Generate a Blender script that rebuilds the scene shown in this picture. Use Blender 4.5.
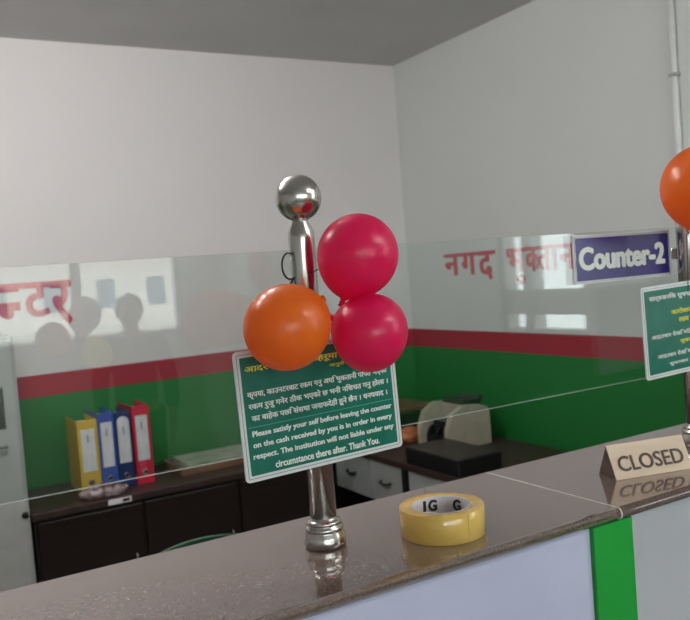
import bpy, bmesh, math, random
from mathutils import Vector, Matrix
from math import sin, cos, pi, radians as R
random.seed(7)
S = bpy.context.scene
for o in list(bpy.data.objects): bpy.data.objects.remove(o, do_unlink=True)
COL = S.collection

# ------------------------------------------------------------ camera, world, exposure
YAW, PITCH, ROLL, FPX = 0.5272, -0.0471, -0.0770, 812.8
f = Vector((sin(YAW)*cos(PITCH), cos(YAW)*cos(PITCH), sin(PITCH)))
r0 = Vector((cos(YAW), -sin(YAW), 0)); u0 = r0.cross(f)
rr = cos(ROLL)*r0 + sin(ROLL)*u0; uu = -sin(ROLL)*r0 + cos(ROLL)*u0
cam = bpy.data.cameras.new('camera'); co = bpy.data.objects.new('camera', cam); COL.objects.link(co)
M = Matrix((rr, uu, -f)).transposed().to_4x4(); M.translation = Vector((0, 0, 1.5)); co.matrix_world = M
cam.sensor_fit = 'HORIZONTAL'; cam.sensor_width = 36; cam.lens = FPX/690*36
cam.clip_start = .02
cam.dof.use_dof = True; cam.dof.focus_distance = 1.12; cam.dof.aperture_fstop = 9
S.camera = co
W = bpy.data.worlds.new('sky'); S.world = W; W.use_nodes = True
bg = W.node_tree.nodes['Background']; bg.inputs[0].default_value = (.93, .97, 1, 1); bg.inputs[1].default_value = 8.0
S.view_settings.view_transform = 'Standard'; S.view_settings.look = 'None'
S.view_settings.gamma = 1; S.view_settings.use_curve_mapping = False
S.view_settings.exposure = 0.02
FZ = -0.15           # floor level
CZ = 2.68            # ceiling
XR, YB, YW, XL = 2.769, 3.98, -4.0, -3.2
def area(name, loc, direction, sx, sy, power, color=(1, 1, 1), portal=False):
    l = bpy.data.lights.new(name, 'AREA'); l.shape = 'RECTANGLE'; l.size = sx; l.size_y = sy
    l.energy = power; l.color = color
    o = bpy.data.objects.new(name, l); COL.objects.link(o); o.location = loc
    o.rotation_euler = Vector(direction).to_track_quat('-Z', 'Y').to_euler()
    if portal: l.cycles.is_portal = True
    return o
area('window_portal', (-.3, YW-.06, 1.7), (0, 1, 0), 4.8, 1.5, 1, portal=True)
area('window_portal', (XR+.12, -.74, 1.7), (-1, 0, 0), .7, 1.4, 1, portal=True)

# ------------------------------------------------------------ helpers
def mat(name, col, rough=.5, metal=0, **k):
    m = bpy.data.materials.new(name); m.use_nodes = True; b = m.node_tree.nodes['Principled BSDF']
    b.inputs['Base Color'].default_value = (*col, 1); b.inputs['Roughness'].default_value = rough
    b.inputs['Metallic'].default_value = metal
    for kk, v in k.items(): b.inputs[kk.replace('_', ' ')].default_value = v
    return m
def noisy(m, scale, c1, c2, detail=3, lo=.35, hi=.65, bump=0, coord='Object', stretch=(1, 1, 1)):
    nt = m.node_tree; N = nt.nodes; L = nt.links; b = N['Principled BSDF']
    tc = N.new('ShaderNodeTexCoord'); mp = N.new('ShaderNodeMapping'); mp.inputs['Scale'].default_value = stretch
    n = N.new('ShaderNodeTexNoise'); n.inputs['Scale'].default_value = scale; n.inputs['Detail'].default_value = detail
    cr = N.new('ShaderNodeValToRGB'); cr.color_ramp.elements[0].position = lo; cr.color_ramp.elements[1].position = hi
    cr.color_ramp.elements[0].color = (*c1, 1); cr.color_ramp.elements[1].color = (*c2, 1)
    L.new(tc.outputs[coord], mp.inputs[0]); L.new(mp.outputs[0], n.inputs['Vector']); L.new(n.outputs['Fac'], cr.inputs[0])
    L.new(cr.outputs[0], b.inputs['Base Color'])
    if bump:
        bp = N.new('ShaderNodeBump'); bp.inputs['Strength'].default_value = bump; bp.inputs['Distance'].default_value = .002
        L.new(n.outputs['Fac'], bp.inputs['Height']); L.new(bp.outputs[0], b.inputs['Normal'])
    return m, cr
def box(bm, x0, x1, y0, y1, z0, z1, mi=0):
    vs = [bm.verts.new((x, y, z)) for x in (x0, x1) for y in (y0, y1) for z in (z0, z1)]
    for q in ((0, 1, 3, 2), (4, 6, 7, 5), (0, 4, 5, 1), (2, 3, 7, 6), (0, 2, 6, 4), (1, 5, 7, 3)):
        fc = bm.faces.new([vs[i] for i in q]); fc.material_index = mi
    return vs
def rbox(bm, x0, x1, y0, y1, z0, z1, rad=.003, seg=2):
    t = bmesh.new(); box(t, x0, x1, y0, y1, z0, z1)
    bmesh.ops.bevel(t, geom=t.edges[:], offset=rad, segments=seg, profile=.5, affect='EDGES')
    me = bpy.data.meshes.new('t'); t.to_mesh(me); t.free(); bm.from_mesh(me); bpy.data.meshes.remove(me)
def lathe(bm, prof, n=40, c=(0, 0, 0), axis=None):
    q = Matrix.Identity(3) if axis is None else Vector(axis).to_track_quat('Z', 'Y').to_matrix()
    c = Vector(c); rings = []
    for r, z in prof:
        if r < 1e-6: rings.append([bm.verts.new(c + q @ Vector((0, 0, z)))])
        else: rings.append([bm.verts.new(c + q @ Vector((r*cos(2*pi*i/n), r*sin(2*pi*i/n), z))) for i in range(n)])
    for a, b in zip(rings, rings[1:]):
        if len(a) == 1 and len(b) == 1: continue
        for i in range(n):
            j = (i+1) % n
            if len(a) == 1: fc = (a[0], b[i], b[j])
            elif len(b) == 1: fc = (a[i], a[j], b[0])
            else: fc = (a[i], a[j], b[j], b[i])
            f_ = bm.faces.new(fc); f_.smooth = True
def tube(bm, pts, rad, n=8, cap=True):
    pts = [Vector(p) for p in pts]; rings = []
    for k, p in enumerate(pts):
        d = (pts[min(k+1, len(pts)-1)] - pts[max(k-1, 0)]).normalized()
        q = d.to_track_quat('Z', 'Y').to_matrix()
        if rings:   # keep twist low
            pass
        rings.append([bm.verts.new(p + q @ Vector((rad*cos(2*pi*i/n), rad*sin(2*pi*i/n), 0))) for i in range(n)])
    for a, b in zip(rings, rings[1:]):
        off = min(range(n), key=lambda s: sum((a[i].co-b[(i+s) % n].co).length for i in range(n)))
        for i in range(n):
            j = (i+1) % n
            f_ = bm.faces.new((a[i], a[j], b[(j+off) % n], b[(i+off) % n])); f_.smooth = True
    if cap: bm.faces.new(rings[0][::-1]); bm.faces.new(rings[-1])
def obj(name, bm, m, parent=None, label=None):
    me = bpy.data.meshes.new(name); bmesh.ops.recalc_face_normals(bm, faces=bm.faces[:]); bm.to_mesh(me); bm.free()
    for mm in (m if isinstance(m, (list, tuple)) else [m]): me.materials.append(mm)
    o = bpy.data.objects.new(name, me); COL.objects.link(o)
    if parent: o.parent = parent
    if label: o['label'] = label
    return o
def tag(o, label, cat, group=None, kind=None):
    if label: o['label'] = label
    if cat: o['category'] = cat
    if group: o['group'] = group
    if kind: o['kind'] = kind
    return o
def thing(name, label, cat, loc=(0, 0, 0), rotz=0, group=None):
    o = bpy.data.objects.new(name, None); COL.objects.link(o); o.location = loc; o.rotation_euler = (0, 0, rotz)
    o.empty_display_size = .05
    return tag(o, label, cat, group)
def struct(name, bm, m):
    o = obj(name, bm, m); o['kind'] = 'structure'; return o
def B(*boxes):
    bm = bmesh.new()
    for b in boxes: box(bm, *b)
    return bm
def RB(*boxes, rad=.003):
    bm = bmesh.new()
    for b in boxes: rbox(bm, *b, rad=rad)
    return bm
def glyphs(s, size, bold=0.0, depth=.0006, cut=None, align='LEFT', space=1.0):
    """bmesh of a written string in the local XY plane (x right, y up)"""
    c = bpy.data.curves.new('txt', 'FONT'); c.body = s; c.size = size; c.extrude = depth/2
    c.align_x = align; c.space_character = space; c.resolution_u = 4
    o = bpy.data.objects.new('txt', c); COL.objects.link(o)
    dg = bpy.context.evaluated_depsgraph_get(); dg.update()
    me = bpy.data.meshes.new_from_object(o.evaluated_get(dg)); bm = bmesh.new(); bm.from_mesh(me)
    bpy.data.objects.remove(o); bpy.data.curves.remove(c); bpy.data.meshes.remove(me)
    if bold:      # heavier strokes: the outline thickened by small shifts
        src = bpy.data.meshes.new('t'); bm.to_mesh(src); bm.clear()
        for i, (dx, dy) in enumerate(((0, 0), (1, 0), (-1, 0), (0, .7), (0, -.7), (.7, .5), (-.7, .5), (.7, -.5), (-.7, -.5))):
            k = len(bm.verts); bm.from_mesh(src); bm.verts.ensure_lookup_table()
            for v in bm.verts[k:]: v.co += Vector((dx*bold, dy*bold, i*.00008))
        bpy.data.meshes.remove(src)
    if cut is not None:
        bmesh.ops.bisect_plane(bm, geom=bm.verts[:]+bm.edges[:]+bm.faces[:], plane_co=(cut, 0, 0), plane_no=(1, 0, 0), clear_outer=True)
    return bm
def bbox(bm):
    xs = [v.co.x for v in bm.verts]; ys = [v.co.y for v in bm.verts]
    return min(xs), max(xs), min(ys), max(ys)
def fit(bm, x0, x1, y0=None, y1=None):
    a, b, c, d = bbox(bm); sx = (x1-x0)/(b-a); sy = sx if y0 is None or y1 is None else (y1-y0)/(d-c)
    for v in bm.verts:
        v.co.x = x0+(v.co.x-a)*sx; v.co.y = (y0 if y0 is not None else 0)+(v.co.y-c)*sy
    return bm
FRONT = Matrix(((1, 0, 0), (0, 0, -1), (0, 1, 0))).to_4x4()        # XY text -> upright, faces -Y
SIDE = Matrix(((0, 0, -1), (-1, 0, 0), (0, 1, 0))).to_4x4()        # upright, faces -X, reads towards -Y
def put(bm, m, loc=(0, 0, 0)):
    bm.transform(Matrix.Translation(loc) @ m); return bm
def join(*bms):
    out = bmesh.new()
    for b in bms:
        me = bpy.data.meshes.new('t'); b.to_mesh(me); b.free(); out.from_mesh(me); bpy.data.meshes.remove(me)
    return out

# ------------------------------------------------------------ materials
def wall_mat(name, top, stripes=True):
    m = mat(name, top, .55); nt = m.node_tree; N = nt.nodes; L = nt.links; b = N['Principled BSDF']
    g = N.new('ShaderNodeNewGeometry'); sp = N.new('ShaderNodeSeparateXYZ'); L.new(g.outputs['Position'], sp.inputs[0])
    def gt(v):
        x = N.new('ShaderNodeMath'); x.operation = 'GREATER_THAN'; x.inputs[1].default_value = v; L.new(sp.outputs['Z'], x.inputs[0]); return x
    n = N.new('ShaderNodeTexNoise'); n.inputs['Scale'].default_value = 3; n.inputs['Detail'].default_value = 5
    L.new(g.outputs['Position'], n.inputs['Vector'])
    cr = N.new('ShaderNodeValToRGB'); cr.color_ramp.elements[0].color = (*[c*.96 for c in top], 1); cr.color_ramp.elements[1].color = (*top, 1)
    L.new(n.outputs['Fac'], cr.inputs[0])
    if stripes:
        a = N.new('ShaderNodeMix'); a.data_type = 'RGBA'; a.inputs[6].default_value = (.012, .20, .035, 1); a.inputs[7].default_value = (.40, .022, .042, 1)
        L.new(gt(1.0286).outputs[0], a.inputs[0])
        c = N.new('ShaderNodeMix'); c.data_type = 'RGBA'; L.new(a.outputs[2], c.inputs[6]); L.new(cr.outputs[0], c.inputs[7])
        L.new(gt(1.131).outputs[0], c.inputs[0]); L.new(c.outputs[2], b.inputs['Base Color'])
    else: L.new(cr.outputs[0], b.inputs['Base Color'])
    n2 = N.new('ShaderNodeTexNoise'); n2.inputs['Scale'].default_value = 60
    L.new(g.outputs['Position'], n2.inputs['Vector'])
    bp = N.new('ShaderNodeBump'); bp.inputs['Strength'].default_value = .12; bp.inputs['Distance'].default_value = .003
    L.new(n2.outputs['Fac'], bp.inputs['Height']); L.new(bp.outputs[0], b.inputs['Normal'])
    return m
M_wallb = wall_mat('painted wall back', (.82, .785, .775)); M_wallr = wall_mat('painted wall side', (.74, .76, .74))
M_hall = wall_mat('painted hall wall', (.66, .66, .64), False)
M_ceil = noisy(mat('ceiling paint', (.6, .6, .6), .8), 2, (.60, .595, .59), (.64, .635, .63))[0]
M_floor = noisy(mat('floor tile', (.3, .28, .26), .25), 9, (.30, .28, .26), (.38, .36, .33))[0]
def glass_mat():
    m = bpy.data.materials.new('clear glass'); m.use_nodes = True; nt = m.node_tree; N = nt.nodes; L = nt.links
    N.remove(N['Principled BSDF']); out = N['Material Output']
    g = N.new('ShaderNodeNewGeometry'); d = N.new('ShaderNodeVectorMath'); d.operation = 'DOT_PRODUCT'
    L.new(g.outputs['Normal'], d.inputs[0]); L.new(g.outputs['Incoming'], d.inputs[1])
    ab = N.new('ShaderNodeMath'); ab.operation = 'ABSOLUTE'; L.new(d.outputs['Value'], ab.inputs[0])
    s = N.new('ShaderNodeMath'); s.operation = 'SUBTRACT'; s.inputs[0].default_value = 1; L.new(ab.outputs[0], s.inputs[1])
    p = N.new('ShaderNodeMath'); p.operation = 'POWER'; p.inputs[1].default_value = 5; L.new(s.outputs[0], p.inputs[0])
    k = N.new('ShaderNodeMath'); k.operation = 'MULTIPLY_ADD'; k.inputs[1].default_value = .955; k.inputs[2].default_value = .045; L.new(p.outputs[0], k.inputs[0])
    t = N.new('ShaderNodeBsdfTransparent'); t.inputs[0].default_value = (.905, .932, .922, 1)
    gl = N.new('ShaderNodeBsdfGlossy'); gl.inputs['Roughness'].default_value = 0; gl.inputs[0].default_value = (1, 1, 1, 1)
    mx = N.new('ShaderNodeMixShader'); L.new(k.outputs[0], mx.inputs[0]); L.new(t.outputs[0], mx.inputs[1]); L.new(gl.outputs[0], mx.inputs[2])
    L.new(mx.outputs[0], out.inputs[0]); return m
M_glass = glass_mat()
M_edge = mat('ground glass edge', (.50, .56, .53), .3)
_e = M_edge.node_tree; _x = _e.nodes.new('ShaderNodeMixShader'); _x.inputs[0].default_value = .5
_e.links.new(_e.nodes['Principled BSDF'].outputs[0], _x.inputs[1]); _e.links.new(_e.nodes.new('ShaderNodeBsdfTransparent').outputs[0], _x.inputs[2]); _e.links.new(_x.outputs[0], _e.nodes['Material Output'].inputs[0])
def granite():
    m = mat('polished granite', (.1, .08, .07), .16, IOR=1.5, Coat_Weight=1, Coat_Roughness=.03); nt = m.node_tree; N = nt.nodes; L = nt.links; b = N['Principled BSDF']
    tc = N.new('ShaderNodeTexCoord')
    v = N.new('ShaderNodeTexVoronoi'); v.inputs['Scale'].default_value = 420; L.new(tc.outputs['Object'], v.inputs['Vector'])
    n = N.new('ShaderNodeTexNoise'); n.inputs['Scale'].default_value = 260; n.inputs['Detail'].default_value = 4; L.new(tc.outputs['Object'], n.inputs['Vector'])
    c1 = N.new('ShaderNodeValToRGB'); e = c1.color_ramp.elements; e[0].position = .38; e[0].color = (.125, .078, .066, 1); e[1].position = .66; e[1].color = (.175, .118, .102, 1)
    x = e.new(.5); x.color = (.15, .098, .084, 1)
    L.new(n.outputs['Fac'], c1.inputs[0])
    sp = N.new('ShaderNodeSeparateColor'); L.new(v.outputs['Color'], sp.inputs[0])
    gt = N.new('ShaderNodeMath'); gt.operation = 'GREATER_THAN'; gt.inputs[1].default_value = .86; L.new(sp.outputs[0], gt.inputs[0])
    mx = N.new('ShaderNodeMix'); mx.data_type = 'RGBA'; L.new(gt.outputs[0], mx.inputs[0]); L.new(c1.outputs[0], mx.inputs[6]); mx.inputs[7].default_value = (.20, .14, .125, 1)
    L.new(mx.outputs[2], b.inputs['Base Color']); return m
M_gran = granite()
M_steel = mat('brushed steel', (.56, .53, .50), .2, 1)
nt = M_steel.node_tree; _t = nt.nodes.new('ShaderNodeTexCoord'); _m = nt.nodes.new('ShaderNodeMapping'); _m.inputs['Scale'].default_value = (900, 900, 12)
_n = nt.nodes.new('ShaderNodeTexNoise'); _r = nt.nodes.new('ShaderNodeMapRange'); _r.inputs[3].default_value = .14; _r.inputs[4].default_value = .27
nt.links.new(_t.outputs['Object'], _m.inputs[0]); nt.links.new(_m.outputs[0], _n.inputs['Vector']); nt.links.new(_n.outputs['Fac'], _r.inputs[0]); nt.links.new(_r.outputs[0], nt.nodes['Principled BSDF'].inputs['Roughness'])
def balloon_mat(name, col, tr=.5):
    m = mat(name, col, .33, Coat_Weight=.5, Coat_Roughness=.22)
    nt = m.node_tree; N = nt.nodes; L = nt.links
    t = N.new('ShaderNodeBsdfTranslucent'); t.inputs[0].default_value = (*col, 1)
    mx = N.new('ShaderNodeMixShader'); mx.inputs[0].default_value = tr
    lw = N.new('ShaderNodeTexNoise'); lw.inputs['Scale'].default_value = 15
    bp = N.new('ShaderNodeBump'); bp.inputs['Strength'].default_value = .03; L.new(lw.outputs['Fac'], bp.inputs['Height']); L.new(bp.outputs[0], N['Principled BSDF'].inputs['Normal'])
    L.new(N['Principled BSDF'].outputs[0], mx.inputs[1]); L.new(t.outputs[0], mx.inputs[2]); L.new(mx.outputs[0], N['Material Output'].inputs[0])
    return m
M_orange = balloon_mat('orange latex', (.95, .25, .025)); M_pink = balloon_mat('magenta latex', (.92, .018, .17))
M_palepink = balloon_mat('pale pink latex', (.90, .72, .80), .85); M_yellow = balloon_mat('yellow latex', (.92, .82, .2), .85); M_peach = balloon_mat('peach latex', (.95, .55, .38), .85)
M_white = mat('white plastic', (.68, .70, .70), .35); M_signgreen = noisy(mat('sign green', (.02, .17, .12), .2), 30, (.016, .15, .105), (.024, .18, .13))[0]
M_signwhite = mat('sign white print', (.80, .84, .80), .4); M_signyellow = mat('sign yellow print', (.85, .80, .10), .4)
M_purple = noisy(mat('sign purple', (.05, .03, .22), .25), 20, (.034, .022, .17), (.042, .027, .20))[0]
M_lam = noisy(mat('white laminate', (.66, .69, .80), .3), 5, (.52, .535, .70), (.56, .575, .74))[0]
M_greenlam = noisy(mat('green laminate', (.02, .36, .05), .35), 6, (.016, .33, .045), (.022, .38, .055))[0]
M_redpaint = noisy(mat('red lettering paint', (.55, .02, .04), .5), 25, (.50, .018, .04), (.60, .03, .05))[0]
M_wood = noisy(mat('pale wood', (.6, .45, .3), .4), 12, (.62, .48, .34), (.68, .54, .39), stretch=(1, 6, 6))[0]
M_woodend = noisy(mat('dark wood end', (.08, .05, .04), .4), 30, (.07, .04, .03), (.10, .06, .045))[0]
M_black = noisy(mat('black plastic', (.012, .012, .013), .35), 40, (.010, .010, .011), (.016, .016, .017))[0]
M_dwood = noisy(mat('dark brown desk wood', (.03, .016, .012), .3), 8, (.012, .008, .0075), (.02, .012, .010), stretch=(1, 12, 12))[0]
M_brown = noisy(mat('brown desk top', (.06, .035, .028), .42), 8, (.035, .020, .018), (.052, .030, .026), stretch=(1, 10, 1))[0]
M_grey = noisy(mat('grey painted steel', (.45, .46, .44), .4), 12, (.43, .44, .42), (.48, .49, .47))[0]
M_greyd = noisy(mat('pale grey laminate', (.4, .42, .41), .45), 10, (.36, .38, .37), (.42, .44, .43))[0]
M_beige = noisy(mat('beige plastic', (.5, .46, .36), .45), 14, (.46, .42, .33), (.54, .50, .40))[0]
M_paper = noisy(mat('white paper', (.8, .8, .8), .7), 30, (.72, .72, .74), (.84, .84, .84))[0]
M_ink = mat('black ink', (.015, .015, .018), .5)
M_string = mat('black string', (.02, .02, .02), .7)
M_pvc = noisy(mat('white conduit plastic', (.85, .86, .84), .3), 20, (.80, .81, .79), (.88, .89, .87))[0]

# ------------------------------------------------------------ the room
struct('floor', B((XL, XR, YW, YB, FZ-.1, FZ)), M_floor)
struct('ceiling', B((XL-.12, XR+.12, YW-.12, YB+.12, CZ, CZ+.1)), M_ceil)
struct('wall_back', B((XL, XR, YB, YB+.12, FZ, CZ)), M_wallb)
struct('wall_left', B((XL-.12, XL, YW, YB+.12, FZ, CZ)), M_hall)
WZ0, WZ1 = 1.12, 2.4
SL = 1.12
def wall_seg(y0, y1, z0, z1): return (XR, XR+.12, y0, y1, z0, z1)
struct('wall_right', B(wall_seg(YW, -1.02, FZ, CZ), wall_seg(-.44, YB+.12, FZ, CZ), wall_seg(-1.02, -.44, FZ, WZ0), wall_seg(-1.02, -.44, WZ1, CZ)), M_wallr)
ya, yb = YW-.12, YW
struct('wall_front', B((XL, XR, ya, yb, FZ, SL), (XL, XR, ya, yb, WZ1, CZ), (XL, -2.6, ya, yb, SL, WZ1), (2.12, XR, ya, yb, SL, WZ1)), M_hall)
M_alu = mat('window frame aluminium', (.35, .35, .34), .35, .6)
def window(n, x0, x1, z0, z1, mull):
    bars = [(x0, x1, ya+.03, yb-.02, z0, z0+.04), (x0, x1, ya+.03, yb-.02, z1-.04, z1), (x0, x0+.04, ya+.03, yb-.02, z0, z1), (x1-.04, x1, ya+.03, yb-.02, z0, z1)]
    for a, b in mull: bars.append((a, b, ya+.03, yb-.02, z0, z1))
    w = struct('window_%d' % n, B(*bars), M_alu)
    obj('pane', B((x0+.02, x1-.02, ya+.055, ya+.061, z0+.02, z1-.02)), M_glass, w)
window(1, -2.6, 2.12, SL, WZ1, [(-1.33, -1.27), (.0, .06), (1.29, 1.36)])
w = struct('window_2', B((XR+.02, XR+.1, -1.02, -.99, WZ0, WZ1), (XR+.02, XR+.1, -.47, -.44, WZ0, WZ1), (XR+.02, XR+.1, -.86, -.80, WZ0, WZ1), (XR+.02, XR+.1, -1.02, -.44, WZ0, WZ0+.03), (XR+.02, XR+.1, -1.02, -.44, WZ1-.03, WZ1), (XR+.03, XR+.09, -1.02, -.44, 1.22, 1.34)), M_alu)
obj('pane', B((XR+.057, XR+.063, -1.0, -.46, WZ0+.02, WZ1-.02)), M_glass, w)
# pink painted pillar in the hall corner
struct('trim_1', B((2.50, XR, YW, -3.45, FZ, CZ)), noisy(mat('pink pillar paint', (.8, .45, .48), .6), 4, (.74, .46, .49), (.80, .50, .53))[0])
struct('trim_2', B((2.455, 2.50, YW, -3.45, FZ, CZ)), M_pvc)
# outdoors
struct('ground', B((-30, 30, -45, YW-.14, -3.4, -3.2), (XR+.14, 30, YW-.14, 30, -3.4, -3.2)), noisy(mat('street ground', (.4, .4, .38), .8), 1, (.35, .35, .33), (.45, .45, .42))[0])
def building(x, y, w, d, h, wallcol, label):
    t = thing('apartment_building', label, 'building', (x, y, -3.2))
    obj('wall', B((-w/2, w/2, -d/2, d/2, 0, h)), mat('render paint', wallcol, .8), t)
    for fl in range(int(h//3)):
        z = fl*3+1
        obj('balcony_slab', B((-w/2-.2, w/2+.2, d/2, d/2+1, z-.9, z-.7)), mat('slab', (.8, .78, .74), .8), t)
        for k in range(int(w//2)):
            xx = -w/2+1+k*2
            obj('window', B((xx-.35, xx+.35, d/2, d/2+.03, z, z+1.1)), mat('dark glazing', (.12, .2, .28), .15), t)
    return t
building(6.0, -34, 14, 8, 9.2, (.86, .80, .74), 'pale cream flats seen through the hall windows, reflected in the glass screen')
building(-12, -38, 14, 8, 6.2, (.78, .84, .88), 'pale blue flats further off behind the hall windows')

# two unseen tube-light battens added to brighten the hall and the staff side
for i, (x, y) in enumerate([(1.95, -.6), (.25, 2.2)]):
    t = thing('ceiling_light', ['long tube light on the ceiling of the customer hall', 'long tube light on the ceiling over the staff desks'][i], 'ceiling light', (x, y, CZ))
    obj('housing', RB((-.62, .62, -.04, .04, -.04, 0)), M_white, t)
    bm = bmesh.new(); tube(bm, [(-.58, 0, -.057), (.58, 0, -.057)], .013, 12)
    m = mat('lit tube', (1, 1, 1), .3); b = m.node_tree.nodes['Principled BSDF']; b.inputs['Emission Color'].default_value = (1, .95, .9, 1); b.inputs['Emission Strength'].default_value = 4
    obj('tube', bm, m, t)
    for k in (-.4, 0, .4):
        l = bpy.data.lights.new('tube_glow', 'POINT'); l.energy = [11, 16.5][i]; l.color = (1, .965, .955); l.shadow_soft_size = .05
        a = bpy.data.objects.new('tube_glow', l); COL.objects.link(a); a.location = (k, 0, -.14); a.parent = t
# ------------------------------------------------------------ wall lettering
def word(label, plane, origin, SH, letters, total):
    t = thing('wall_lettering', label, 'lettering', origin)
    for s, x0, wd, cut, y0, y1 in letters:
        bm = glyphs(s, .2, bold=.0062, depth=.003)
        a, b_, c_, d_ = bbox(bm)
        if cut: bm.free(); bm = glyphs(s, .2, bold=.0062, depth=.003, cut=a+(b_-a)*cut)
        fit(bm, x0, x0+wd, y0, y1); put(bm, plane); obj('letter', bm, M_redpaint, t)
    bm = bmesh.new(); box(bm, 0, total, SH*.84, SH*1.0, -.0015, .0018); put(bm, plane); obj('headline_bar', bm, M_redpaint, t)
    return t
word('red painted letters on the far back wall above the red stripe, left edge', FRONT, (.44, YB-.0017, 1.40), .163,
     [('\u0928', .04, .115, .56, .0, .163), ('\u091f', .17, .125, None, 0, .163), ('\u0930', .29, .10, None, -.045, .163)], .385)
t_w = word('short red painted word on the right-hand wall, left of the brighter reflection', SIDE, (XR-.0017, 3.62, 1.432), .12,
     [('\u0928', .0, .135, None, .0, .12), ('\u0917', .145, .13, None, 0, .12), ('\u0926', .29, .12, None, -.03, .12)], .43)
t = word('longer red painted word on the right-hand wall, running behind the purple sign', SIDE, (XR-.0017, 3.11, 1.432), .12,
     [('\u092d', .0, .13, None, 0, .12), ('\u0915', .135, .085, .8, 0, .12), ('\u0924', .215, .09, None, 0, .12), ('\u093e', .31, .045, None, 0, .12),
      ('\u0928', .36, .10, None, 0, .12), ('\u0940', .465, .08, None, 0, .13)], .55)
bm = glyphs('\u0941', .2, bold=.0062, depth=.003); fit(bm, .06, .125, -.06, -.010); put(bm, SIDE); obj('letter', bm, M_redpaint, t)

# conduit on the side wall
t = thing('conduit_pipe', 'white plastic conduit running down the right-hand wall behind the orange balloon', 'conduit', (XR, 2.07, FZ))
bm = bmesh.new(); tube(bm, [(-.014, 0, 0), (-.014, 0, CZ-FZ)], .0125, 16); obj('pipe', bm, M_pvc, t)
for z in (.6, 1.45, 2.31): obj('clip', RB((-.03, 0, -.018, .018, z-.006, z+.006), rad=.002), M_pvc if z != 2.31 else M_grey, t)

# ------------------------------------------------------------ the counter
YR, YF, CT = 1.195, .8735, 1.1
TH = .019
def slab(x0, x1, label, curl=None):
    bm = bmesh.new(); prof = []
    for k in range(9):      # bullnose front
        a = pi/2 + k*pi/8; prof.append((YF+TH/2+TH/2*cos(a), CT-TH/2+TH/2*sin(a)))
    prof += [(YR, CT-TH), (YR, CT)]
    A = [bm.verts.new((x0, y, z)) for y, z in prof]; Bv = [bm.verts.new((x1, y, z)) for y, z in prof]
    for i in range(len(prof)):
        j = (i+1) % len(prof); fc = bm.faces.new((A[i], A[j], Bv[j], Bv[i])); fc.smooth = i < 8
    bm.faces.new(A); bm.faces.new(Bv[::-1])
    return tag(obj('granite_worktop', bm, M_gran), label, 'worktop')
slab(-2.2, .9755, 'polished brown granite counter slab carrying the tape roll, left of the pale seam')
slab(.9785, XR-.001, 'polished brown granite counter slab under the CLOSED block, right of the pale seam')
bm = bmesh.new(); rbox(bm, .9757, .9783, YF+.004, YR, CT-.01, CT+.0006, rad=.0003)
tube(bm, [(.977, YF+TH/2+(TH/2+.0003)*cos(a), CT-TH/2+(TH/2+.0003)*sin(a)) for a in [pi/2+k*pi/7 for k in range(8)]], .0016, 6)
tag(obj('joint_seal', bm, mat('pale joint sealant', (.60, .57, .54), .5)), 'pale sealant line in the joint between the two granite slabs', 'sealant')
t = thing('service_counter', 'white fronted service counter base with a green upright strip under the granite', 'counter', (0, 0, FZ))
H = CT-TH-FZ
obj('front_panel', B((-2.2, .9155, .884, .91, 0, H)), M_lam, t, 'white front panel left of the green strip')
obj('front_panel', B((1.0035, XR-.001, .884, .91, 0, H)), noisy(mat('grey laminate', (.55, .55, .60), .3), 5, (.44, .44, .48), (.49, .49, .53))[0], t, 'greyer front panel right of the green strip')
obj('pilaster', B((.917, 1.0025, .8765, .91, 0, H)), M_greenlam, t, 'bright green upright strip')
obj('body', B((-2.2, XR-.001, .911, 1.17, 0, H)), M_dwood, t)

# glass screen
GY, GT, GB = 1.083, 1.5377, 1.2455
bm = bmesh.new(); box(bm, -2.2, XR-.002, GY-.004, GY+.004, GB, GT)
for fc in bm.faces:
    if abs(fc.calc_center_median().y-GY) < .003: fc.material_index = 1
tag(obj('glass_screen', bm, [M_glass, M_edge]), 'long clear glass screen clamped to the steel posts above the counter', 'glass screen')

# posts
def steel_post(x, y, label):
    t = thing('steel_post', label, 'post', (x, y, CT), 0, 'steel posts holding the glass screen')
    bm = bmesh.new(); lathe(bm, [(0, .02), (.0195, .02), (.0195, .452), (.0185, .463), (.0125, .476), (.0115, .484), (.0, .484)]); obj('pole', bm, M_steel, t)
    bm = bmesh.new()
    pr = [(0, 0), (.029, 0), (.0305, .003), (.0315, .010), (.0305, .018), (.0275, .023), (.0272, .025), (.0285, .0275), (.0275, .0305), (.0245, .0325), (.0245, .034), (.0255, .036), (.0245, .0385), (.0215, .040), (.0197, .042), (.0197, .044), (0, .044)]
    lathe(bm, pr, 48); obj('base_flange', bm, M_steel, t)
    bm = bmesh.new(); n = 24
    lathe(bm, [(.0337*sin(pi*k/n) if 0 < k < n else 0, .511-.0337*cos(pi*k/n)) for k in range(n+1)], 48); obj('ball_finial', bm, M_steel, t)
    for z in (.20, .385):
        c = obj('glass_clamp', RB((-.012, .012, .016, .0295, z-.011, z+.011), rad=.002), M_steel, t)
        bm = bmesh.new(); lathe(bm, [(0, 0), (.004, 0), (.004, .003), (0, .003)], 12, (.0, .0265, z+.0085), (0, 0, 1)); obj('screw', bm, M_steel, c)
    return t
PY = 1.057-.008
steel_post(.547, PY, 'steel post with ball top carrying two magenta balloons, left of the tape roll')
steel_post(1.404, PY, 'steel post behind the CLOSED block and the lone orange balloon')

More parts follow.
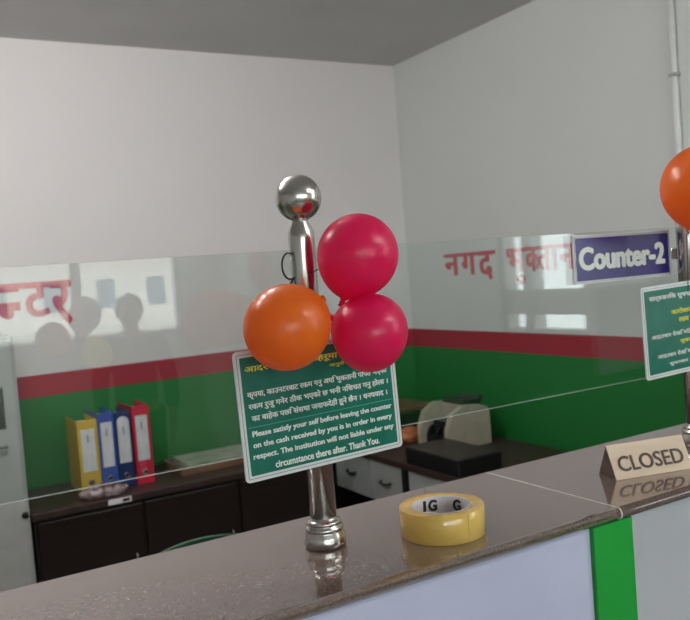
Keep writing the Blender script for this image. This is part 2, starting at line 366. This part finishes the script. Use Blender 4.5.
# ------------------------------------------------------------ hanging signs
def plate(name, label, cat, c, w, h, tilt, border, mcol, thick=.003, rad=.006):
    t = thing(name, label, cat, c); t.rotation_euler = (0, tilt, 0)
    bm = bmesh.new()
    def rr_(w, h, r, y):
        out = []
        for cx, cy, a0 in ((w/2-r, h/2-r, 0), (-w/2+r, h/2-r, 90), (-w/2+r, -h/2+r, 180), (w/2-r, -h/2+r, 270)):
            for k in range(5):
                a = R(a0+k*22.5); out.append((cx+r*cos(a), y, cy+r*sin(a)))
        return out
    def prism(bm, w, h, r, y0, y1):
        A = [bm.verts.new(p) for p in rr_(w, h, r, y0)]; Bv = [bm.verts.new(p) for p in rr_(w, h, r, y1)]
        bm.faces.new(A); bm.faces.new(Bv[::-1])
        for i in range(len(A)):
            j = (i+1) % len(A); bm.faces.new((A[i], Bv[i], Bv[j], A[j]))
    prism(bm, w, h, rad, 0, thick); obj('board', bm, M_white, t)
    bm = bmesh.new(); prism(bm, w-2*border, h-2*border, .0015, -.0005, .0006); obj('printed_field', bm, mcol, t)
    q = border*.5; a, b_ = w/2-q, h/2-q; e = .0006
    obj('border_line', B((-a, a, -.0003, .0002, b_-e, b_), (-a, a, -.0003, .0002, -b_, -b_+e), (-a, -a+e, -.0003, .0002, -b_, b_), (a-e, a, -.0003, .0002, -b_, b_)), mcol, t)
    return t
def line(t, s, x, y, size, m, w=None, h=None, bold=.0, align='LEFT', name='print_line'):
    bm = glyphs(s, size, bold=bold, depth=.0004)
    a, b_, c_, d_ = bbox(bm)
    if w: fit(bm, x-w/2, x+w/2, y, y+h)
    put(bm, FRONT, (0, -.0008, 0)); return obj(name, bm, m, t)
t = plate('notice_board', 'green notice board hung on the left post under the balloons', 'sign', (.5465, 1.0225, 1.3155), .2585, .180, R(-1.6), .0085, M_signgreen)
dev = ['\u0915\u0943\u092a\u092f\u093e, \u0915\u093e\u0909\u0928\u091f\u0930\u092c\u093e\u091f \u0930\u0915\u092e \u0917\u0928\u0941 \u0905\u0918\u093f \u092d\u0941\u0915\u0924\u093e\u0928\u0940 \u092a\u093e\u092a\u0924 \u092d\u090f\u0915\u094b',
       '\u0930\u0915\u092e \u0930\u0941\u091c\u0941 \u0917\u0928\u0947\u0930 \u0920\u0940\u0915 \u092d\u090f\u0915\u094b \u091b \u092d\u0928\u0940 \u0928\u093f\u0936\u091a\u0924 \u0917\u0928\u0941 \u0939\u094b\u0932\u093e \u0964',
       '\u0915\u093e \u092c\u093e\u0939\u0947\u0915 \u092a\u091b\u093f \u0938\u0902\u0938\u0925\u093e \u091c\u0935\u093e\u092b\u0926\u0947\u0939\u0940 \u0939\u0941\u0928\u0947 \u091b\u0948\u0928 \u0964 \u0927\u0928\u092f\u0935\u093e\u0926 \u0964']
line(t, '\u0906\u0926\u0930\u0923\u0940\u092f \u0917\u094d\u0930\u093e\u0939\u0915\u0939\u0930\u0942\u092e\u093e \u0938\u0941\u091a\u0928\u093e', -.02, .058, .02, M_signyellow, .19, .0135, .0004)
line(t, '\u0905\u0928\u0941\u0930\u094b\u0927', .033, .0475, .02, M_signyellow, .034, .0075, .0003)
for i, s in enumerate(dev): line(t, s, -.001, .0235-.0165*i, .02, M_signwhite, [.228, .228, .222][i], .0125, .0005)
obj('rule', B((-.118, .118, -.0009, -.0006, -.0155, -.0148)), mat('rule ink', (.10, .42, .30), .4), t)
for i, (s, w_, x_) in enumerate([('Please satisfy your self before leaving the counter', .229, .001), ('on the cash received by you is in order in every', .228, .0), ('respect. The institution will not liable under any', .231, .0), ('circumstance there after. Thank You.', .172, .002)]):
    line(t, s, x_, -.0305-.0155*i, .012, M_signwhite, w_, .0102, .00038)
t2 = plate('notice_board', 'green notice board at the right edge, hung on the post beside the purple sign', 'sign', (1.361, 1.0225, 1.344), .26, .174, R(-1.5), .0085, M_signgreen)
line(t2, '\u0938\u093e\u0930\u094d\u0935\u091c\u0928\u093f\u0915 \u0938\u0941\u091a\u0928\u093e \u0930 \u091c\u093e\u0928\u0915\u093e\u0930\u0940', -.012, .056, .02, M_signwhite, .195, .014, .0004)
line(t2, '\u0915\u093e\u0930\u094b\u092c\u093e\u0930 \u0938\u092e\u092f', .0, .028, .02, M_signyellow, .10, .011, .0003)
line(t2, '\u0930\u0915\u092e \u091c\u092e\u093e', .0, .011, .02, M_signyellow, .06, .009, .0003)
line(t2, '\u0906\u0907\u0924\u092c\u093e\u0930 \u0926\u0947\u0916\u093f \u092c\u093f\u0939\u0940\u092c\u093e\u0930 10 \u0926\u0947\u0916\u093f 3', -.008, -.014, .02, M_signwhite, .205, .0105, .0003)
line(t2, '\u0936\u0941\u0915\u0930\u092c\u093e\u0930', .0, -.031, .02, M_signyellow, .06, .009, .0003)
line(t2, '\u0906\u0907\u0924\u092c\u093e\u0930 \u0926\u0947\u0916\u093f \u092c\u093f\u0939\u0940\u092c\u093e\u0930 10 \u0926\u0947\u0916\u093f 2', .0, -.052, .02, M_signwhite, .195, .0105, .0003)
line(t2, '\u0936\u0941\u0915\u0930\u092c\u093e\u0930 10 \u0926\u0947\u0916\u093f 12', .0, -.069, .02, M_signwhite, .13, .0095, .0003)
for x, z, lab, zt in ((.5465, 1.403, 'black string looped over the left post above its notice board', 1.50), (1.375, 1.42, 'black string hanging from the right-hand post to its notice board', 1.52)):
    bm = bmesh.new()
    tube(bm, [(x-.012, 1.0215, z-.012), (x-.009, 1.022, z+.03), (x-.004, 1.0235, zt), (x+.01, 1.024, zt+.006)], .0009, 6)
    tag(obj('hanging_string', bm, M_string), lab, 'string')
# black wire loop on the left of the post
bm = bmesh.new(); tube(bm, [(.528-.0015+.013*cos(a)*.9-.004, 1.046, 1.514+.019*sin(a)) for a in [R(60+k*20) for k in range(13)]] + [(.520, 1.046, 1.485), (.516, 1.045, 1.462)], .0014, 6)
tag(obj('wire_loop', bm, M_string), 'small loop of black wire on the left side of the left post', 'wire')
# purple counter sign stuck on the glass
t = plate('counter_sign', 'purple sign with white writing stuck on the glass screen', 'sign', (1.253, GY-.004-.0032, 1.488), .268, .0905, R(-.0), .0055, M_purple, rad=.001)
line(t, 'Counter-2', -.003, -.021, .05, M_signwhite, .240, .044, .0029, name='writing')

# ------------------------------------------------------------ balloons
def balloon_bm(rx, rz, neck=.22):
    bm = bmesh.new(); prof = [(0, rz)]
    n = 26
    for k in range(1, n):
        a = pi*k/n; r = sin(a); z = cos(a)
        if z < 0: r *= (1 - .13*(z*z)); z *= 1.10
        prof.append((rx*r, rz*z))
    prof = [p for p in prof if not (p[1] < 0 and p[0] < .0045)]
    zb = prof[-1][1]
    prof += [(.0032, zb-.004), (.0028, zb-.007), (.0052, zb-.0115), (.0036, zb-.012), (0, zb-.012)]
    lathe(bm, prof, 48); return bm, zb
def balloon(c, rx, rz, axis, m, label, group=None, s=None, lead=None):
    """axis points from the knot to the crown"""
    t = thing('balloon', label, 'balloon', c, 0, group)
    q = Vector(axis).to_track_quat('Z', 'Y'); bm, zb = balloon_bm(rx, rz); bm.transform(q.to_matrix().to_4x4()); obj('skin', bm, m, t)
    bm = bmesh.new(); lathe(bm, [(0, -.003), (.0042, -.0015), (.0045, 0), (.0042, .0015), (0, .003)], 12, q @ Vector((0, 0, zb-.006)), axis); obj('knot', bm, m, t)
    if lead:
        bm = bmesh.new(); p0 = q @ Vector((0, 0, zb-.007)); tube(bm, [p0] + [Vector(p)-Vector(c) for p in lead], .0008, 6); obj('string', bm, M_string, t)
    return t
G = 'balloons tied to the left post'
balloon((.468, .958, 1.433), .0565, .0585, (-.85, -.2, -.42), M_orange, 'orange balloon on the left post, left of the two magenta ones', G)
balloon((.587, .962, 1.521), .0565, .058, (.28, -.3, .95), M_pink, 'upper magenta balloon beside the top of the left post', G)
balloon((.5905, .949, 1.413), .0548, .051, (.8, -.42, -.45), M_pink, 'lower magenta balloon over the top edge of the notice board', G)
balloon((1.330, .95, 1.602), .0765, .079, (-.35, -.1, .93), M_orange, 'orange balloon cut off by the right edge, above the second notice board')

# ------------------------------------------------------------ tape roll
TC = (.709, .977, CT)
t = thing('tape_roll', 'thick roll of clear yellowish packing tape lying on the granite counter', 'tape')
t.location = TC
HT, RO, RI = .0425, .0635, .043
def ring(r0, r1, h, z=0):
    bm = bmesh.new(); n = 72; pr = [(r0, z+.0008), (r0+.0008, z), (r1-.001, z), (r1, z+.001), (r1, z+h-.001), (r1-.001, z+h), (r0+.0008, z+h), (r0, z+h-.0008), (r0, z+.0008)]
    lathe(bm, pr, n); return bm
m = mat('amber tape', (.62, .44, .08), .18, Coat_Weight=.5, Subsurface_Weight=.0)
noisy(m, 3, (.66, .40, .075), (.74, .50, .13), stretch=(1, 1, 1))
obj('tape_winding', ring(RI+.0022, RO, HT), m, t)
obj('core', ring(RI, RI+.0021, HT), noisy(mat('core card', (.62, .58, .58), .6), 30, (.58, .54, .55), (.66, .62, .62))[0], t)
for ch, x0, x1 in (('J', 0, .009), ('G', .0125, .0275), ('G', .052, .067)):
    bm = fit(glyphs(ch, .02, .0012, .0004), x0, x1, 0, .018)
    for v in bm.verts:   # wrap the print round the inside of the core
        a = R(99) - v.co.x/RI; z = v.co.y+.020; r = RI-.0003-v.co.z; v.co = (r*cos(a), r*sin(a), z)
    obj('printed_letter', bm, M_ink, t)
obj('tape_end', B((-.001, .0005, -.0641, -.0636, .001, HT-.001)), m, t)

# ------------------------------------------------------------ CLOSED block
ax = Vector((.145, -.039, 0)).normalized(); ang = math.atan2(ax.y, ax.x)
t = thing('closed_block', 'triangular wooden desk block reading CLOSED near the right post', 'sign block', (1.093, .984, CT), ang)
L_, D_, HB = .158, .056, .0575
bm = bmesh.new(); A = [bm.verts.new(p) for p in ((0, 0, 0), (0, D_, 0), (0, D_*.5, HB))]; Bv = [bm.verts.new((L_, v.co.y, v.co.z)) for v in A]
bm.faces.new(A).material_index = 1; bm.faces.new(Bv[::-1]).material_index = 1
for i in range(3):
    j = (i+1) % 3; bm.faces.new((A[i], A[j], Bv[j], Bv[i]))
bmesh.ops.bevel(bm, geom=bm.edges[:], offset=.0008, segments=1, affect='EDGES')
obj('block', bm, [M_wood, M_woodend], t)
bm = fit(glyphs('CLOSED', .03, .0006, .0005), .012, L_-.012, 0, .0275)
sl = math.atan2(HB, D_*.5); put(bm, Matrix.Rotation(sl, 4, 'X'), (0, .0135*cos(sl)-.0005, .0135*sin(sl)+.0001)); obj('writing', bm, mat('brown ink', (.06, .03, .02), .5), t)

# ------------------------------------------------------------ staff side furniture
DZ = .61
H = DZ-FZ
t = thing('low_cabinet', 'long dark brown low cabinet along the far back wall under the binders', 'cabinet', (.50, 3.52, FZ))
obj('top', RB((-.01, 1.36, -.02, .455, H-.03, H)), M_brown, t)
obj('body', B((0, 1.35, 0, .452, .06, H-.031), (.02, 1.33, .03, .45, 0, .06)), M_dwood, t)
for k in range(3):
    d = obj('door', RB((.012+.447*k, .447*(k+1), -.017, -.0005, .07, H-.045)), M_dwood, t)
    bm = bmesh.new(); tube(bm, [(.40+.447*k, -.018, .42), (.40+.447*k, -.035, .43), (.40+.447*k, -.035, .50), (.40+.447*k, -.018, .51)], .004, 8); obj('handle', bm, M_steel, d)
s = obj('sticker', B((.30, .40, -.0215, -.0203, H-.027, H-.004)), M_paper, t, 'small white sticker'); 
obj('sticker_print', B((.362, .392, -.0222, -.0216, H-.022, H-.009)), M_ink, s)

# grey steel cabinet at the left
t = thing('steel_cabinet', 'pale grey steel office cabinet at the left edge beside the low cabinet', 'cabinet', (-.43, 3.5, FZ))
HH = 1.5
obj('body', RB((0, .915, 0, .45, .03, HH), rad=.006), M_grey, t)
obj('plinth', B((.02, .895, .02, .44, 0, .03)), M_black, t)
for k in range(2):
    d = obj('door', RB((.012+.45*k, .012+.45*k+.44, -.018, -.0005, .05, HH-.02), rad=.004), M_grey, t)
    x = .36+.45*k if k == 0 else .36+.45
    w_ = obj('card_holder', RB((.06+.45*k+.26, .06+.45*k+.345, -.023, -.0182, 1.13, 1.30)), M_steel, d)
    bm = bmesh.new(); tube(bm, [(.74 if k else .12, -.018, 1.06), (.74 if k else .12, -.04, 1.06), (.85 if k else .23, -.04, 1.06), (.85 if k else .23, -.018, 1.06)], .006, 8); obj('handle', bm, M_steel, d)
    bm = bmesh.new(); lathe(bm, [(0, 0), (.014, 0), (.014, .006), (.004, .008), (0, .008)], 20, (.895 if k else .08, -.018, .77), (0, -1, 0)); obj('lock', bm, M_black, d)

# lever-arch binders
def binder(x, y, w, h, lean, cols, lab, tall=False):
    t = thing('lever_arch_binder', lab, 'binder', (x, y, DZ), lean, 'office binders standing on the low cabinet')
    m = mat('binder board', cols, .4); D = .235
    obj('cover', join(RB((0, .003, 0, D, 0, h), rad=.001), RB((w-.003, w, 0, D, 0, h), rad=.001), RB((.003, w-.003, 0, .004, 0, h), rad=.001)), m, t)
    obj('paper_stack', B((.008, w-.008, .006, D-.015, .006, h-.03)), M_paper, t)
    if tall:
        bm = bmesh.new(); n = 12; a0, a1 = w*.12, w*.88; zc = h-.045; pts = [(a0, .32*h)] + [(a1, .32*h)] + [((a0+a1)/2+(a1-a0)/2*cos(pi*k/n), zc+(a1-a0)/2*sin(pi*k/n)*.9) for k in range(n+1)]
        F_ = [bm.verts.new((p[0], -.001, p[1])) for p in pts]; G_ = [bm.verts.new((p[0], -.0001, p[1])) for p in pts]; bm.faces.new(F_); bm.faces.new(G_[::-1])
        for i in range(len(F_)): j = (i+1) % len(F_); bm.faces.new((F_[i], G_[i], G_[j], F_[j]))
        l = obj('spine_label', bm, M_paper, t)
    else: l = obj('spine_label', B((w*.16, w*.84, -.001, -.0001, h*.30, h*.88)), M_paper, t)
    obj('label_print', B((w*.45, w*.53, -.0014, -.0009, h*.70, h*.80)), mat('faint ink', (.25, .25, .35), .6), t)
    bm = bmesh.new(); lathe(bm, [(.008, 0), (.013, 0), (.013, .002), (.008, .002), (.008, 0)], 24, (w/2, -.0002, h*.15), (0, -1, 0)); obj('finger_ring', bm, M_steel, t)
    bm = bmesh.new(); lathe(bm, [(0, 0), (.0079, 0), (.0079, .001), (0, .001)], 24, (w/2, -.0002, h*.15), (0, -1, 0)); obj('finger_hole', bm, M_black, t)
    return t
binder(.730, 3.66, .088, .325, 0, (.72, .47, .06), 'yellow binder, leftmost of the four on the low cabinet')
binder(.820, 3.66, .074, .345, 0, (.03, .10, .42), 'mid blue binder between the yellow one and the navy one')
binder(.897, 3.66, .070, .34, 0, (.015, .03, .14), 'navy binder with a round-topped white label, left of the red one', True)
binder(.973, 3.652, .080, .355, 0, (.62, .02, .06), 'red binder, rightmost and tallest of the four')
# crumpled plastic bag in front of the binders
def crumple(name, c, sx, sy, sz, m, label, cat, seed, amp=.35):
    random.seed(seed); bm = bmesh.new(); bmesh.ops.create_icosphere(bm, subdivisions=4, radius=1)
    ks = [(Vector((random.gauss(0, 1), random.gauss(0, 1), random.gauss(0, 1))).normalized()*random.uniform(2, 7), random.uniform(0, 6.3), random.uniform(.4, 1)) for _ in range(14)]
    for v in bm.verts:
        p = v.co.copy(); d = sum(abs(sin(k.dot(p)+ph))*w_ for k, ph, w_ in ks)/8
        v.co = p*(1-amp+amp*d*1.2); v.co.x *= sx; v.co.y *= sy; v.co.z = max((v.co.z+.55)*sz, 0)
    for fc in bm.faces: fc.smooth = True
    o = obj(name, bm, m); o.location = c; return tag(o, label, cat)
m = mat('crinkled clear plastic', (.42, .30, .30), .25, Transmission_Weight=.35); noisy(m, 30, (.16, .08, .08), (.62, .52, .52), lo=.4, hi=.6)
crumple('plastic_bag', (.80, 3.575, DZ), .105, .045, .034, m, 'crumpled clear plastic wrapping lying in front of the yellow and blue binders', 'plastic bag', 3)
# wooden tray with a pale green ledger
t = thing('paper_tray', 'shallow brown tray on the low cabinet, right of the red binder', 'tray', (1.18, 3.64, DZ))
obj('tray', RB((0, .52, 0, .29, 0, .012), (0, .52, 0, .012, .012, .03), (0, .52, .278, .29, .012, .03), (0, .012, .012, .278, .012, .03), (.508, .52, .012, .278, .012, .03)), noisy(mat('tray wood', (.2, .11, .06), .4), 9, (.16, .09, .05), (.24, .13, .07))[0], t)
tag(obj('ledger_book', RB((1.22, 1.62, 3.665, 3.90, DZ+.0125, DZ+.045), rad=.004), noisy(mat('pale green cover', (.35, .42, .30), .6), 12, (.26, .34, .24), (.42, .46, .34))[0]), 'pale green ledger lying in the brown tray', 'book')

# green plastic chair behind the counter
t = thing('plastic_chair', 'green plastic chair behind the counter, only the top of its back showing', 'chair', (.755, 1.93, FZ))
M_gp = noisy(mat('green chair plastic', (.03, .16, .07), .35), 5, (.02, .085, .045), (.028, .11, .06))[0]
bm = bmesh.new(); n = 14
for k in range(n):
    pass
rows = []
for j in range(9):
    z = .43+.485*j/8
    row = []
    for i in range(n+1):
        u = -1+2*i/n; drop = .045*u*u*(j/8)**2; row.append(Vector((.27*u*(1-.06*j/8), .25+.05*j/8-.07*u*u, z-drop)))
    rows.append(row)
fr = [[bm.verts.new(p) for p in r_] for r_ in rows]; bk = [[bm.verts.new(p+Vector((0, .014, 0))) for p in r_] for r_ in rows]
for j in range(8):
    for i in range(n):
        if 1 <= j <= 6 and i % 3 == 1: continue       # slots
        bm.faces.new((fr[j][i], fr[j][i+1], fr[j+1][i+1], fr[j+1][i])); bm.faces.new((bk[j][i], bk[j+1][i], bk[j+1][i+1], bk[j][i+1]))
be = [e for e in bm.edges if len(e.link_faces) == 1]
pair = {}
for j in range(9):
    for i in range(n+1): pair[fr[j][i]] = bk[j][i]
for e in be:
    a, b = e.verts
    if a in pair and b in pair: bm.faces.new((a, b, pair[b], pair[a]))
obj('backrest', bm, M_gp, t)
obj('seat', RB((-.235, .235, -.2, .23, .40, .43), rad=.012), M_gp, t)
for sx in (-1, 1):
    for sy in (-1, 1):
        bm = bmesh.new(); tube(bm, [(sx*.20, .015+sy*.17, .41), (sx*.24, .015+sy*.22, 0)], .02, 10); obj('leg', bm, M_gp, t)
    bm = bmesh.new(); tube(bm, [(sx*.235, .20, .64), (sx*.25, .05, .64), (sx*.25, -.12, .63), (sx*.245, -.16, .60), (sx*.22, -.17, .43)], .016, 10); obj('armrest', bm, M_gp, t)

# desk along the side wall
DX = 2.07
t = thing('staff_desk', 'dark brown desk along the right-hand wall behind the counter', 'desk', (DX, 2.0, FZ))
LD = 1.93; WD = XR-.04-DX
H = DZ-.02-FZ
obj('top', RB((0, WD, 0, LD, H-.03, H)), M_brown, t)
for x, y in ((0, 1.12), (WD-.05, 1.12), (0, .03), (WD-.05, .03), (0, LD-.04), (WD-.05, LD-.04)): obj('leg', B((x, x+.03, y, y+.03, 0, H-.0305)), M_black, t)
for y0, y1 in ((.64, 1.11), (1.16, 1.455), (1.46, 1.80)):
    d = obj('drawer', RB((.012, WD-.08, y0, y1, H-.235, H-.0315)), M_greyd, t, 'pale grey drawer front')
    bm = bmesh.new(); z = H-.125; ym = (y0+y1)/2
    tube(bm, [(.012, ym-.04, z), (-.004, ym-.032, z-.004), (-.006, ym, z-.008), (-.004, ym+.032, z-.004), (.012, ym+.04, z)], .006, 8); obj('handle', bm, M_black, d)
TZ = DZ-.02

obj('back_panel', B((WD-.02, WD, .07, LD-.07, .02, H-.031)), M_dwood, t)  # dark sheet added as the shade under the desk, hiding the green wall
obj('end_panel', B((.03, WD-.03, LD-.06, LD-.045, .02, H-.031)), M_dwood, t)
# things on the desk
tag(obj('black_case', RB((2.08, 2.32, 2.72, 3.12, TZ, TZ+.08), rad=.008), M_black), 'flat black case on the desk in front of the banknote counting machine', 'case')
t = thing('banknote_counter', 'beige banknote counting machine on the desk by the side wall', 'counting machine', (2.35, 3.14, TZ), R(0))
bm = bmesh.new()
pr = [(0, 0), (.27, 0), (.27, .15), (.26, .185), (.22, .20), (.10, .21), (.03, .17), (0, .10)]
def extr(bm, pr, y0, y1):
    A = [bm.verts.new((x, y0, z)) for x, z in pr]; Bv = [bm.verts.new((x, y1, z)) for x, z in pr]
    bm.faces.new(A); bm.faces.new(Bv[::-1])
    for i in range(len(pr)): j = (i+1) % len(pr); bm.faces.new((A[i], Bv[i], Bv[j], A[j]))
extr(bm, pr, 0, .035); extr(bm, pr, .225, .26); extr(bm, [(.13, 0), (.27, 0), (.27, .15), (.26, .185), (.22, .2), (.13, .205)], .035, .225)
bmesh.ops.bevel(bm, geom=bm.edges[:], offset=.004, segments=2, affect='EDGES'); obj('housing', bm, M_beige, t)
bm = bmesh.new(); extr(bm, [(.135, .204), (.25, .195), (.27, .235), (.255, .24), (.235, .222), (.15, .228)], .05, .21); obj('note_hopper', bm, M_black, t)
obj('stacker', B((.03, .129, .04, .22, .01, .06), (.05, .129, .08, .18, .061, .13)), M_black, t)
for k in range(3):
    bm = bmesh.new(); tube(bm, [(.07, .055+.07*k, .06), (.07, .055+.07*k+.012, .06)], .045, 16); obj('stacking_wheel', bm, M_black, t)
t = thing('desk_printer', 'dark low printer with a reddish brown lid at the back end of the desk', 'printer', (2.27, 3.62, TZ))
obj('body', RB((0, .38, 0, .30, 0, .125), rad=.01), M_black, t)
obj('lid', RB((.01, .37, .01, .29, .1253, .15), rad=.006), noisy(mat('brown lid', (.22, .10, .07), .45), 12, (.17, .08, .05), (.26, .12, .08))[0], t)
crumple('orange_bag', (2.375, 3.505, TZ), .08, .065, .05, noisy(mat('orange bag film', (.6, .2, .06), .4), 14, (.40, .12, .04), (.65, .24, .09))[0], 'small orange bag on the desk left of the banknote counting machine', 'bag', 5, .2)

# ------------------------------------------------------------ customer hall (seen reflected in the glass)
Gr = 'balloons hanging in the customer hall'
for c, rx, rz, axs, m, lab in [((.70, -1.0, 1.41), .060, .072, (.3, 0, .9), M_palepink, 'pale pink balloon reflected in the glass, highest of the three'),
                            ((.575, -1.0, 1.335), .062, .060, (-.8, 0, .3), M_peach, 'peach balloon reflected in the glass, left of the yellow one'),
                            ((.735, -1.0, 1.262), .054, .062, (.35, 0, -.8), M_yellow, 'yellow balloon reflected in the glass above the red stripe')]:
    balloon(c, rx, rz, axs, m, lab, Gr)

bm = bmesh.new(); tube(bm, [(.645, -1.0, 1.34), (.655, -1.0, 1.36), (.66, -1.0, CZ-.001)], .0009, 6)
tag(obj('ceiling_string', bm, M_string), 'thin black string from the hall ceiling holding the three pale balloons', 'string')
# standing person by the hall windows
def skin(name, chain, m, parent, sub=2, root=0):
    verts, edges, rads = chain
    me = bpy.data.meshes.new(name); me.from_pydata(verts, edges, []); me.update()
    o = bpy.data.objects.new(name, me); COL.objects.link(o)
    md = o.modifiers.new('s', 'SKIN'); md.use_smooth_shade = True
    for i, v in enumerate(me.skin_vertices[0].data): v.radius = rads[i] if isinstance(rads[i], tuple) else (rads[i], rads[i]); v.use_root = (i == root)
    sd = o.modifiers.new('d', 'SUBSURF'); sd.levels = sub; sd.render_levels = sub
    dg = bpy.context.evaluated_depsgraph_get(); dg.update()
    m2 = bpy.data.meshes.new_from_object(o.evaluated_get(dg)); m2.name = name
    n = bpy.data.objects.new(name, m2); COL.objects.link(n); m2.materials.clear(); m2.materials.append(m)
    bpy.data.objects.remove(o); bpy.data.meshes.remove(me); n.name = name
    n.parent = parent; return n
M_skin = noisy(mat('skin', (.42, .24, .16), .5), 8, (.40, .22, .15), (.45, .26, .18))[0]
M_shirt = noisy(mat('dark jacket cloth', (.05, .055, .07), .8), 30, (.04, .045, .06), (.065, .07, .085))[0]
M_trs = noisy(mat('dark trousers cloth', (.03, .03, .035), .8), 30, (.025, .025, .03), (.04, .04, .045))[0]
P = thing('person', 'person in a dark jacket standing by the hall windows, reflected in the glass screen', 'person', (1.42, -3.0, FZ), R(15))
V = [(0, 0, .86), (0, 0, .98), (0, .01, 1.12), (0, .0, 1.27), (0, 0, 1.345), (0, .015, 1.40), (0, .03, 1.46), (0, .02, 1.52), (0, .01, 1.565)]
E_ = [(i, i+1) for i in range(8)]; Rd = [(.135, .10), (.12, .09), (.13, .10), (.14, .10), (.08, .07), (.05, .052), (.062, .075), (.070, .085), (.05, .065)]
for s in (-1, 1):
    b = len(V); V += [(s*.085, 0, .80), (s*.09, .015, .46), (s*.095, -.01, .09), (s*.10, .10, .035)]; Rd += [(.082, .085), .056, .038, (.04, .03)]; E_ += [(0, b), (b, b+1), (b+1, b+2), (b+2, b+3)]
    b = len(V); V += [(s*.16, 0, 1.30), (s*.215, -.01, 1.05), (s*.215, .08, .83), (s*.21, .11, .76)]; Rd += [.058, .044, .030, (.024, .036)]; E_ += [(3, b), (b, b+1), (b+1, b+2), (b+2, b+3)]
    h = b+3
    for k in range(4):
        b = len(V); x = s*.21+(k-1.5)*.004; y = .135-k*.018; ln = [.07, .08, .075, .058][k]
        V += [(x, y, .72), (x-s*.008, y+.006, .72-ln*.55), (x-s*.02, y+.012, .72-ln)]; Rd += [.009, .0085, .007]; E_ += [(h, b), (b, b+1), (b+1, b+2)]
    b = len(V); V += [(s*.20, .145, .75), (s*.19, .165, .715), (s*.185, .17, .69)]; Rd += [.011, .010, .008]; E_ += [(h, b), (b, b+1), (b+1, b+2)]
body = skin('body', (V, E_, Rd), M_skin, P)
# face features
bm = bmesh.new()
lathe(bm, [(.0, .0), (.008, .006), (.013, .02), (.011, .036), (0, .04)], 12, (0, .09, 1.465), (0, -.35, 1)); obj('nose', bm, M_skin, P)
for s in (-1, 1):
    bm = bmesh.new(); bmesh.ops.create_uvsphere(bm, u_segments=12, v_segments=8, radius=.011); put(bm, Matrix.Identity(4), (s*.028, .088, 1.505)); obj('eye', bm, M_ink, P)
    bm = bmesh.new(); bmesh.ops.create_uvsphere(bm, u_segments=12, v_segments=8, radius=.03); bm.transform(Matrix.Diagonal((.35, .6, 1, 1))); put(bm, Matrix.Identity(4), (s*.075, .005, 1.49)); obj('ear', bm, M_skin, P)
bm = bmesh.new(); tube(bm, [(-.022, .088, 1.437), (0, .096, 1.435), (.022, .088, 1.437)], .005, 8); obj('mouth', bm, mat('lips', (.35, .1, .09), .5), P)
bm = bmesh.new(); bmesh.ops.create_uvsphere(bm, u_segments=32, v_segments=24, radius=1)
bmesh.ops.bisect_plane(bm, geom=bm.verts[:]+bm.edges[:]+bm.faces[:], plane_co=(0, .25, -.1), plane_no=(0, .75, -.65), clear_outer=True)
for v in bm.verts: v.co = Vector((v.co.x*.088, v.co.y*.112+.003, v.co.z*.105+1.515))
for fc in bm.faces: fc.smooth = True
obj('hair', bm, M_ink, P)
V = [(0, 0, .84), (0, 0, .98), (0, .01, 1.12), (0, .0, 1.27), (0, 0, 1.335)]; E_ = [(i, i+1) for i in range(4)]; Rd = [(.155, .12), (.14, .11), (.15, .115), (.155, .115), (.09, .075)]
for s in (-1, 1):
    b = len(V); V += [(s*.165, 0, 1.30), (s*.22, -.01, 1.05), (s*.217, .07, .86)]; Rd += [.072, .057, .045]; E_ += [(3, b), (b, b+1), (b+1, b+2)]
skin('jacket', (V, E_, Rd), M_shirt, P)
V = [(0, 0, .88)]; E_ = []; Rd = [(.14, .11)]
for s in (-1, 1):
    b = len(V); V += [(s*.085, 0, .80), (s*.09, .015, .46), (s*.095, -.01, .10)]; Rd += [(.092, .095), .070, .06]; E_ += [(0, b), (b, b+1), (b+1, b+2)]
skin('trousers', (V, E_, Rd), M_trs, P)
for s in (-1, 1):
    bm = bmesh.new(); rbox(bm, s*.098-.045, s*.098+.045, -.07, .17, 0, .065, rad=.02, seg=3); obj('shoe', bm, M_ink, P)
